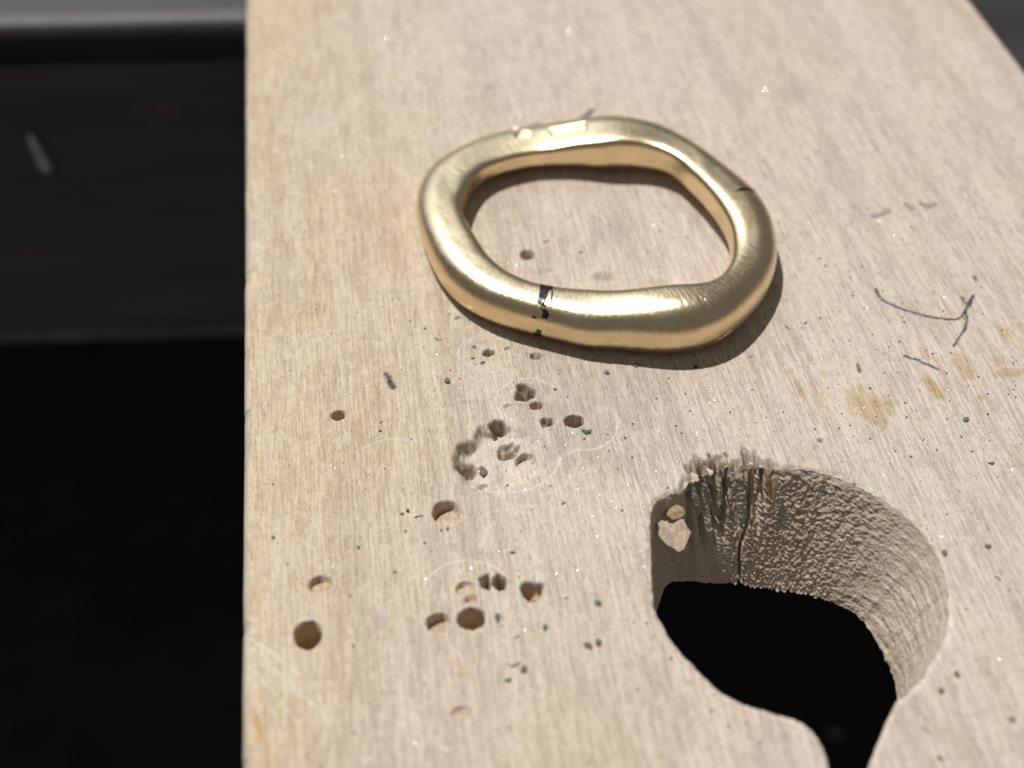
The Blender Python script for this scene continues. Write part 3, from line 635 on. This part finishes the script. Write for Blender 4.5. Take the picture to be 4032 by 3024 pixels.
# rough wall of the cut-out
ss = hseg
nz_ = 130
zz = np.r_[-.10, -.16, -np.linspace(.22, THICK, nz_ - 2)]
S, ZW = np.meshgrid(ss, zz, indexing='ij')
PX = np.repeat(HOLE[:, 0:1], nz_, 1); PY = np.repeat(HOLE[:, 1:2], nz_, 1)
NX = np.repeat(hnrm[:, 0:1], nz_, 1); NY = np.repeat(hnrm[:, 1:2], nz_, 1)
endg = np.abs(NY) ** .8 * (PY > -27)
rough = .03 + .155 * endg * (.4 + .6 * sstep(-1.0, 3.0, PX)) * (1 - .75 * sstep(9.5, 12, PX))
wx = S + .25 * fbm(S * 2, ZW * 2, 211); wz = ZW + .12 * fbm(S * 3, ZW * 3, 212)
D = rough * (fbm(wx * 5.2, wz * 12.0, 201, 4) * 1.7 - .9 * np.abs(fbm(wx * 6.5, wz * 12, 207, 3)) * 2) + .10 * fbm(S * .5, ZW * .5, 202)
D += (.05 + .12 * sstep(9.5, 12, PX)) * (1 - .6 * endg) * fbm(S * .9, ZW * 6 + S * .5, 203, 4)
tearw = sstep(.2, 1.6, PX) * (1 - sstep(4.8, 6.4, PX)) * (PY > -24)
# deep fibre cracks that run down from the torn rim, leaning a little
sl = PX + .28 * ZW * .35
fibw = vnoise(sl * 3.3, sl * 0 + 1, 101); fibw2 = vnoise(sl * 8.5, sl * 0 + 2, 102)
depth_lim = -(.8 + 2.4 * vnoise(PX * 2.1, PX * 0, 204))
topz = sstep(-1.2, .4, ZW - depth_lim)
D += tearw * topz * (.75 * (fibw - .3) * (.4 + .9 * fibw2) + .5 * sstep(.62, .8, fibw2))
for (cx_, wd, lim, dp) in ((5.0, .07, -10, .7), (1.95, .13, -3.2, .9), (2.75, .11, -3.4, .9), (3.35, .10, -3.0, .8), (4.75, .10, -1.8, .6), (5.35, .08, -1.2, .5), (1.2, .16, -3.2, .8)):
    lean = PX - cx_ - (.40 * ZW + .12 * np.sin(ZW * 2.1) if lim == -10 else .28 * ZW)
    D += dp * np.exp(-(lean / wd) ** 2) * (PY > -24) * sstep(lim - .8, lim + .8, ZW)
# ragged lower edge
zr = ZW.copy()
fr = (zz < -THICK + 1.2)
zr[:, fr] += (.18 * fbm(ss * 1.5, ss * 0, 205)[:, None]) * ((-zz[fr] - THICK + 1.2) / 1.2)[None]
D[:, 0] += .06
D[:, :6] *= np.linspace(.3, 1, 6)[None] 
wa = np.degrees(np.arctan2(PY - HOLE_C[1], PX - HOLE_C[0]))
wl = np.interp(wa, [a for a, b in LEAN], [b for a, b in LEAN]) * np.where(PY < -36.5, 0, 1)
K = np.exp(-.5 * (np.arange(-30, 31) / 12.0) ** 2); K /= K.sum()
wl = np.repeat(np.convolve(np.pad(wl[:, 0], 30, mode='edge'), K, 'valid')[:, None], nz_, 1) * np.clip(-zr / THICK, 0, 1.2)
ux, uy = np.cos(np.radians(wa)), np.sin(np.radians(wa))
WV = np.stack([PX + NX * D - ux * wl, PY + NY * D - uy * wl, zr + THICK], -1).reshape(-1, 3)
idw = np.arange(len(ss) * nz_).reshape(len(ss), nz_)
wq = np.stack([idw[:-1, :-1], idw[:-1, 1:], idw[1:, 1:], idw[1:, :-1]], -1).reshape(-1, 4)
link('hole_wall', mesh_from('hole_wall', WV, wq), M_WALL, board)

# torn fibres along the rim, each a splinter of its own
def splinter_mesh(length, width, thick, curl, seed):
    r = random.Random(seed); n = 7; V = []; F = []
    for k in range(n + 1):
        t = k / n
        w = width * (1 - t ** 2.2) * (.85 + .3 * r.random()) + .02
        h = thick * (1 - .7 * t)
        y = -length * .45 * t - .1 * t * t
        z = -length * .85 * t ** 1.25 + curl * math.sin(math.pi * t)
        xo = .10 * math.sin(2 * t + seed)
        V += [(xo - w / 2, y, z), (xo + w / 2, y + .03, z), (xo + w / 2 * .7, y - h * .4, z + h), (xo - w / 2 * .7, y - h * .3, z + h * .8)]
    for k in range(n):
        a = k * 4; b = a + 4
        for s in range(4):
            F.append((a + s, a + (s + 1) % 4, b + (s + 1) % 4, b + s))
    F.append((3, 2, 1, 0)); F.append((n * 4, n * 4 + 1, n * 4 + 2, n * 4 + 3))
    return mesh_from('splinter', V, F, False)
for k, (x, y) in enumerate(SPLINTERS):
    r = random.Random(k + 3)
    me = splinter_mesh(1.3 + 1.9 * r.random(), .24 + .2 * r.random(), .14, .12 * (r.random() - .3), k)
    o = link('splinter', me, M_SPLINTER, board)
    o.location = ((x) * MM, (y + .1) * MM, (THICK - .12) * MM)
    o.rotation_euler = (0, (r.random() - .5) * .25, (r.random() - .5) * .35)

# ------------------------------------------------------------------ loose chips caught on the rim
def flake_mesh(name, poly, thick, seed):
    r = random.Random(seed); n = len(poly)
    top = [(x, y, thick / 2 + .06 * (r.random() - .5)) for x, y in poly]
    bot = [(x * .92, y * .92, -thick / 2) for x, y in poly]
    c1 = (sum(p[0] for p in poly) / n, sum(p[1] for p in poly) / n, thick * .75); c0 = (c1[0], c1[1], -thick * .6)
    V = top + bot + [c1, c0]; F = []
    for k in range(n):
        k2 = (k + 1) % n
        F += [(k, k2, 2 * n), (n + k2, n + k, 2 * n + 1), (k, n + k, n + k2, k2)]
    return mesh_from(name, V, F, False)
chip = link('wood_chip', flake_mesh('wood_chip', [(-.55, .62), (-.34, .70), (-.18, .63), (.15, .75), (.38, .64), (.62, .60), (.70, .34), (.85, .05), (.66, -.20), (.40, -.55), (.12, -.62), (-.02, -.46), (-.28, -.30), (-.44, -.12), (-.62, .15), (-.52, .40)], .16, 2), M_CHIP)
chip.location = (-0.21 * MM, -22.92 * MM, -1.3 * MM)
chip.scale = (1.15, 1.35, 1)
chip.rotation_euler = (math.radians(26), math.radians(-10), math.radians(-4))
tag(chip, 'pale flat wood chip caught inside the round cut-out', 'wood chip')
lump = link('wood_crumb', flake_mesh('wood_crumb', [(-.6, .2), (-.2, .5), (.35, .55), (.7, .25), (.62, -.2), (.2, -.35), (-.35, -.25)], .30, 5), M_CHIP2)
lump.location = (0.08 * MM, -21.97 * MM, -.7 * MM)
lump.scale = (.8, .8, .8)
lump.rotation_euler = (math.radians(25), 0, math.radians(20))
tag(lump, 'tan lump of torn wood above the pale chip at the cut-out rim', 'wood crumb')

# ------------------------------------------------------------------ gold ring
def four(v, t):
    v = np.asarray(v, float); c = np.fft.rfft(v) / len(v); n = np.arange(len(c)); w = np.where((n == 0) | (n == len(v) // 2), 1, 2)
    t = np.asarray(t, float)
    return (w[:, None] * (c[:, None] * np.exp(1j * n[:, None] * t.ravel()[None])).real).sum(0).reshape(t.shape)
def marks_deg(k): return [(math.radians(a), math.radians(b)) for a, b in RING_MARKS[k]]
OVAL = marks_deg('oval'); RECT = marks_deg('rect'); SEAM = marks_deg('seam')
def ring_shape(t, psi):
    ri, ro, h, zb = (four(v, t) for v in (RING_RIN, RING_ROUT, RING_H, RING_ZB))
    c, s = np.cos(psi), np.sin(psi); inn = c < 0; up = s > 0
    n = np.where(inn, np.where(up, 4.5 + 1.8 * np.sin(t), 4.0), np.where(up, 2.3, 3.8))
    rr = (np.abs(c) ** n + np.abs(s) ** n) ** (-1 / n)
    x = rr * c; zz = rr * s
    z = np.where(up, .45 + .55 * zz, .45 + .45 * zz) * 2 - 1
    r = (ri + ro) / 2 + (ro - ri) / 2 * x
    return np.stack([r * np.cos(t), r * np.sin(t), zb + h / 2 * (1 + z)], -1)
def stamp_depth(t, psi):
    R = 10.0
    # oval stamp
    u = (t - OVAL[0][0]) * R; v = (psi - OVAL[0][1]) * 1.55
    d1 = .15 * (1 - sstep(.75, 1.1, np.hypot(u / .60, v / .40)))
    # long rectangular stamp
    tc = (RECT[0][0] + RECT[4][0]) / 2; pc = RECT[2][1] - .03
    u = (t - tc) * R; v = (psi - pc) * 1.6 
    d2 = .20 * (1 - sstep(.85, 1.0, np.abs(u / 1.35))) * (1 - sstep(.75, 1.05, np.abs(v / .36))) * (.8 - .3 * u / 1.35)
    return d1, d2
def ring_point(t, psi, lift=0.0, stamps=True):
    psi = (psi + math.pi / 2) % (2 * math.pi) - math.pi / 2        # seam of the unwrapped section lies underneath
    P = ring_shape(t, psi)
    e = 1e-3
    n = np.cross(ring_shape(t + e, psi) - ring_shape(t - e, psi), ring_shape(t, psi + e) - ring_shape(t, psi - e))
    n /= np.linalg.norm(n, axis=-1, keepdims=True) + 1e-12
    ri, ro, h, zb = (four(v, t) for v in (RING_RIN, RING_ROUT, RING_H, RING_ZB))
    cen = np.stack([(ri + ro) / 2 * np.cos(t), (ri + ro) / 2 * np.sin(t), zb + h / 2], -1)
    n *= np.sign(((P - cen) * n).sum(-1, keepdims=True) + 1e-12)
    off = np.zeros(t.shape) + lift
    # hand-made unevenness
    off = off + .09 * fbm(np.cos(t) * 3.2 + psi * .35 + 40, np.sin(t) * 3.2 + psi * .9 + 9, 301, 2)
    # emery marks: fine cross-wise hatching, with a few deeper file strokes in places
    out = sstep(-.75, -.45, np.cos(psi))
    u = t * 10.0; v = psi * 1.45
    sk = u + .25 * np.sin(v * 1.3) 
    off = off + .0070 * (.22 + .78 * out) * (vnoise(sk * 9, v * 3.2, 311) - .5) + .0048 * (.15 + .85 * out) * (vnoise(u * 11, v * 10, 312) - .5)
    zone = np.exp(-((t - 2.45) / .35) ** 2) + np.exp(-((t - 5.15) / .30) ** 2) + .35
    st = sstep(.80, .93, vnoise(sk * 4.2, v * 1.1 + 7, 313)) * zone * out
    off = off - .009 * st
    if stamps:
        d1, d2 = stamp_depth(t, psi)
        off = off - d1 - d2
        sx = np.array([a for a, b in SEAM]); sy = np.array([b - 2 * math.pi if b > math.pi else b for a, b in SEAM])
        pm = psi
        line = np.interp(t, sx, sy)
        on = (t > sx[0]) & (t < sx[-1])
        off = off - .05 * np.exp(-(((pm - line) * 1.6) / .035) ** 2) * on * sstep(0, .12, t - sx[0])
    return P + n * off[..., None]
NT, NP = 1700, 170
tt, pp = np.meshgrid(np.linspace(0, 2 * math.pi, NT, endpoint=False), np.linspace(-math.pi / 2, 1.5 * math.pi, NP, endpoint=False), indexing='ij')
RP = ring_point(tt, pp)
RP[..., 2] = np.maximum(RP[..., 2], .005)
ring = empty('gold_ring', (0, 0, 0))
tag(ring, 'wavy satin gold ring with black marker lines lying on the board', 'ring')
idr = np.arange(NT * NP).reshape(NT, NP)
rq = np.stack([idr, np.roll(idr, -1, 0), np.roll(np.roll(idr, -1, 0), -1, 1), np.roll(idr, -1, 1)], -1).reshape(-1, 4)
zlift = .05
RP[..., 2] += zlift
me = mesh_from('band', RP.reshape(-1, 3), rq)
attr(me, 'inner', sstep(-.55, -.8, np.cos(pp)))
uvl = me.uv_layers.new(name='UVMap')
ui = (np.arange(NT) * (2 * math.pi / NT) * 10.0); vi = np.arange(NP) * (2 * math.pi / NP) * 1.45
fi = np.repeat(np.arange(NT), NP); fj = np.tile(np.arange(NP), NT)
u4 = np.stack([ui[fi], ui[fi] + 2 * math.pi / NT * 10, ui[fi] + 2 * math.pi / NT * 10, ui[fi]], -1)
v4 = np.stack([vi[fj], vi[fj], vi[fj] + 2 * math.pi / NP * 1.45, vi[fj] + 2 * math.pi / NP * 1.45], -1)
uvl.data.foreach_set('uv', np.stack([u4, v4], -1).astype(np.float32).ravel())
band = link('band', me, M_GOLD, ring)

def patch(name, tfun, wfun, n, m, lift, material, label=None, mask=None):
    """a thin skin on the ring: tfun(a) -> (theta, psi) centre line, wfun(a, side) -> half width in theta"""
    a = np.linspace(0, 1, n)
    T = np.zeros((n, m)); Q = np.zeros((n, m))
    for i_, ai in enumerate(a):
        th, ps = tfun(ai); lo, hi = wfun(ai)
        T[i_] = np.linspace(th + lo, th + hi, m); Q[i_] = ps
    P = ring_point(T, Q, lift)
    P[..., 2] += zlift
    idp = np.arange(n * m).reshape(n, m)
    q = np.stack([idp[:-1, :-1], idp[1:, :-1], idp[1:, 1:], idp[:-1, 1:]], -1).reshape(-1, 4)
    if mask is not None:
        ci = (np.arange(n - 1)[:, None] + .5) / (n - 1) + np.zeros((1, m - 1)); cj = (np.arange(m - 1)[None] + .5) / (m - 1) + np.zeros((n - 1, 1))
        q = q[mask(ci, cj).ravel()]
    me = mesh_from(name, P.reshape(-1, 3), q)
    o = link(name, me, material, ring)
    if label: o['label'] = label
    return o
def along(pts):
    s = np.linspace(0, 1, len(pts)); ta = [p[0] for p in pts]; pa = np.unwrap([p[1] for p in pts])
    return lambda a: (float(np.interp(a, s, ta)), float(np.interp(a, s, pa)))
def jag(a, seed, amp): return amp * (float(vnoise(np.array([a * 14.0]), np.array([seed * 3.7]), 400)[0]) - .5)
FR = marks_deg('front')
def front_w(a):
    w = np.interp(a, [0, .1, .22, .5, .62, .75, 1], [.042, .040, .034, .028, .020, .022, .024])
    hi = np.interp(a, [0, .08, .16, 1], [.058, .056, .026, .018])
    return (-w + jag(a, 1, .012), hi + jag(a, 2, .010))
def front_mask(ci, cj):
    return vnoise(ci * 18, cj * 4, 401) > np.where((ci > .52) & (ci < .70), .38, .02)  # ink left out mid-line to imitate the sun glint on its shiny part
patch('ink_line', along(FR), front_w, 60, 12, .010, M_INK, 'thick patchy black marker line across the ring', front_mask)
patch('ink_line', along(marks_deg('front2')), lambda a: (-.006 + jag(a, 3, .006), .005 + jag(a, 4, .006)), 36, 5, .010, M_INK, 'thin broken outline beside the thick marker line')
patch('ink_line', along(marks_deg('side')), lambda a: (-.019 * math.sin(math.pi * min(1, a * .85 + .12)) + jag(a, 5, .006), .014 * math.sin(math.pi * min(1, a * .85 + .12))), 40, 6, .010, M_INK, 'short black marker line on the far side of the ring')
patch('ink_line', along(marks_deg('low')), lambda a: (-.012 - .02 * a + jag(a, 6, .012), .014 + .01 * a), 16, 6, .010, M_INK, 'small grey ink patch low on the outer wall')
dt, dp_ = marks_deg('dot')[0]
patch('ink_dot', lambda a: (dt, dp_ - .05 + .1 * a), lambda a: (-.016 * math.sin(math.pi * (a * .9 + .05)), .016 * math.sin(math.pi * (a * .9 + .05))), 8, 6, .010, M_INK)
# bright floors of the two hallmark stamps
oc = OVAL[0]
patch('hallmark', lambda a: (oc[0], oc[1] + (a - .5) * .50), lambda a: tuple(s * .058 * math.sqrt(max(.02, 1 - (2 * a - 1) ** 2)) for s in (-1, 1)), 22, 16, .012, M_STAMP, 'oval hallmark stamped into the ring')
rc_ = ((RECT[0][0] + RECT[4][0]) / 2, RECT[2][1] - .03)
patch('hallmark', lambda a: (rc_[0], rc_[1] + (a - .5) * .42), lambda a: (-.130, .130), 16, 40, .012, M_STAMP, 'long rectangular hallmark stamped into the ring')

# ------------------------------------------------------------------ crumbs and metal flakes on the board
def crumb_mesh(seed):
    r = random.Random(seed); bm = bmesh.new()
    if seed % 3 == 1:      # curled shaving: bent prism
        n = 6; prev = None; ang = 0.0; x = y = 0.0
        rings = []
        for k in range(n):
            ang += .5 * r.uniform(-1, 1.4); x += .22 * math.cos(ang); y += .22 * math.sin(ang)
            w = .10 + .05 * r.random()
            rings.append([bm.verts.new((x - w * math.sin(ang), y + w * math.cos(ang), .03)), bm.verts.new((x + w * math.sin(ang), y - w * math.cos(ang), .03)), bm.verts.new((x, y, .2 + .1 * r.random()))])
        for p, q in zip(rings[:-1], rings[1:]):
            for s in range(3):
                bm.faces.new((p[s], p[(s + 1) % 3], q[(s + 1) % 3], q[s]))
        bm.faces.new(rings[0][::-1]); bm.faces.new(rings[-1])
        bmesh.ops.translate(bm, verts=bm.verts, vec=(-x / 2, -y / 2, 0))
    else:
        bmesh.ops.create_icosphere(bm, subdivisions=1, radius=.5)
        for v in bm.verts:
            v.co *= .45 + .95 * r.random()
            v.co.z = max(v.co.z * .6, -.22) + .22
            v.co.x *= 1.25
    me = bpy.data.meshes.new('crumb')
    bm.normal_update(); bm.to_mesh(me); bm.free()
    return me
kinds = [crumb_mesh(s) for s in range(6)]
for me in kinds: me.materials.append(M_CRUMB)
kinds_b = [crumb_mesh(s + 9) for s in range(3)]
for me in kinds_b: me.materials.append(M_CRUMB_BROWN)
def in_ring(x, y): return math.hypot(x, y) < 8.5
for k, (x, y, s) in enumerate(CRUMBS):
    brown = k in (10, 15, 37, 40, 47)
    me = (kinds_b[k % 3] if brown else kinds[k % 6])
    o = bpy.data.objects.new('crumb', me); COL.objects.link(o)
    if in_hole(x, y): y += 1.0
    o.location = (x * MM, y * MM, (float(height(x, y)) - .015) * MM)
    sc = s * MM * random.uniform(.8, 1.1)
    o.scale = (sc, sc, sc * .8)
    o.rotation_euler = (0, 0, random.uniform(0, 6.28))
    col_ = 'black brown' if brown else 'grey green'
    curl = (k % 3 if brown else k % 6) % 3 == 1
    size_ = 'bigger' if s > .33 else ('small' if s > .22 else 'minute')
    what = f"{size_} {col_} " + ('curled shaving' if curl else 'crumb')
    if in_ring(x, y): place = 'on the board inside the ring'
    elif x > 12.5 and y < -24: place = 'on the board right of the cut-out'
    elif x > 10: place = 'near the pen strokes and brown stains'
    elif y > -9.5: place = 'at the edge of the ring shadow'
    elif y > -13: place = 'between the ring and the worn gouge'
    elif y > -20.5: place = 'among the pits of the worn gouge'
    elif y > -24.5: place = 'between the gouge and the lower pits' if x < -5 else 'between the gouge and the cut-out'
    elif x < -6.5: place = 'beside the lower pits'
    else: place = 'between the lower pits and the cut-out'
    lab = what + ' ' + place
    tag(o, lab, 'crumb', 'crumbs on the board')
names = ['tiny round silver flake on the far part of the board', 'longer silver flake on the board behind the ring', 'silver sliver on the board at the shadowed edge of the ring',
         'silver shaving by the pit just in front of the ring', 'bright gold flake between the pits and the round cut-out', 'tiny gold flake above the clustered pits']
for k, (x, y, s) in enumerate(FLAKES):
    L = s * (1.2 if k in (1, 2, 3) else .7); w = s * (.35 if k in (1, 2, 3) else .5)
    me = flake_mesh('metal_flake', [(-L / 2, -w / 3), (-L / 5, -w / 2), (L / 2, -w / 4), (L / 2.2, w / 3), (0, w / 2), (-L / 2.1, w / 4)], .06, k)
    o = link('metal_flake', me, M_SILVER if k < 4 else M_FILING)
    o.location = (x * MM, y * MM, (float(height(x, y)) + .05) * MM)
    o.rotation_euler = (math.radians(-14), math.radians(6), math.radians([20, -25, 8, 15, -30, 40][k]))
    tag(o, names[k], 'metal flake')

# gold filings and dust: far too fine to count
def scatter(name, n, size, flat, material, density, seed, tilt):
    r = np.random.default_rng(seed)
    x = r.uniform(X0 + .4, X1 - .4, n * 6); y = r.uniform(-40, 45, n * 6)
    keep = (r.random(n * 6) < density(x, y)) & ~in_hole(x, y)
    x = x[keep][:n]; y = y[keep][:n]; n = len(x)
    s = size[0] + (size[1] - size[0]) * r.random(n) ** 3
    z = height(x, y)
    base_v = np.array([(-1, 0, 0), (0, -.7, 0), (1, 0, 0), (0, .7, 0), (0, 0, flat), (0, 0, -flat)])
    fac = np.array([(0, 1, 4), (1, 2, 4), (2, 3, 4), (3, 0, 4), (1, 0, 5), (2, 1, 5), (3, 2, 5), (0, 3, 5)])
    az = r.uniform(0, 6.28, n); tx = r.normal(0, tilt, n); ty = r.normal(0, tilt, n)
    v = base_v[None] * s[:, None, None] * (1 + .5 * (r.random((n, 6, 1)) - .5))
    ca, sa = np.cos(az), np.sin(az)
    vx = v[..., 0] * ca[:, None] - v[..., 1] * sa[:, None]; vy = v[..., 0] * sa[:, None] + v[..., 1] * ca[:, None]
    vz = v[..., 2] + vx * np.tan(np.clip(tx, -.9, .9))[:, None] + vy * np.tan(np.clip(ty, -.9, .9))[:, None]
    P = np.stack([vx + x[:, None], vy + y[:, None], vz + z[:, None] + s[:, None] * .35], -1).reshape(-1, 3)
    Fq = (fac[None] + (np.arange(n) * 6)[:, None, None]).reshape(-1, 3)
    return link(name, mesh_from(name, P, Fq, False), material)
den_f = lambda x, y: .25 + .75 * np.exp(-(((x + 4) / 12) ** 2 + ((y + 20) / 16) ** 2))
o = scatter('gold_filings', 5200, (.012, .06), .25, M_FILING, den_f, 5, .35)
tag(o, 'fine glinting gold filings strewn over the wooden board', 'filings', kind='stuff')
den_d = lambda x, y: .2 + .8 * np.exp(-(((x - 20) / 14) ** 2 + ((y + 8) / 20) ** 2)) + .3 * np.exp(-(((x + 6) / 9) ** 2 + ((y + 12) / 10) ** 2))
o = scatter('dark_dust', 2600, (.018, .10), .35, M_DUST, den_d, 6, .15)
tag(o, 'fine dark dust specks strewn over the wooden board', 'dust', kind='stuff')

# ------------------------------------------------------------------ things in the shade below
V, F = rod((59.2, 51.7, -159.6), (61.6, 50.5, -159.6), .4, .35)
sl = link('metal_sliver', mesh_from('metal_sliver', V, F), M_PALE)
tag(sl, 'faint pale sliver on the dark tray seen through the cut-out', 'sliver')
# folded cloth beside the left edge
cn = 40
cu, cv = np.meshgrid(np.linspace(0, 1, cn), np.linspace(0, 1, cn), indexing='ij')
CXp = -34.6 + 40 * cu - 2.0 * (1 - cv); CYp = -34 + 38.5 * cv - 4 * (1 - cu) * 0
CYp = CYp - 6.0 * np.clip(1 - cu * 5, 0, 1) * cv
top = -60 - 8 * (2 * cu - .9) ** 2 + 1.2 * np.sin(cv * 18 + cu * 5) + 2 * fbm(cu * 6, cv * 6, 500)
ids_c = np.arange(cn * cn).reshape(cn, cn)
cq = np.stack([ids_c[:-1, :-1], ids_c[1:, :-1], ids_c[1:, 1:], ids_c[:-1, 1:]], -1).reshape(-1, 4)
VT = np.stack([CXp, CYp, top], -1).reshape(-1, 3); VB = np.stack([CXp, CYp, np.full_like(top, -160)], -1).reshape(-1, 3)
bd = np.r_[ids_c[:, 0], ids_c[-1, 1:], ids_c[-2::-1, -1], ids_c[0, -2:0:-1]]
nb2 = len(bd); a_ = np.arange(nb2)
sk = np.stack([bd, bd + cn * cn, np.roll(bd, -1) + cn * cn, np.roll(bd, -1)], -1)
cl = link('folded_cloth', mesh_from('folded_cloth', np.r_[VT, VB], np.r_[cq, sk]), M_CLOTH)
tag(cl, 'blue grey folded cloth in the shade under the left edge of the board', 'cloth')
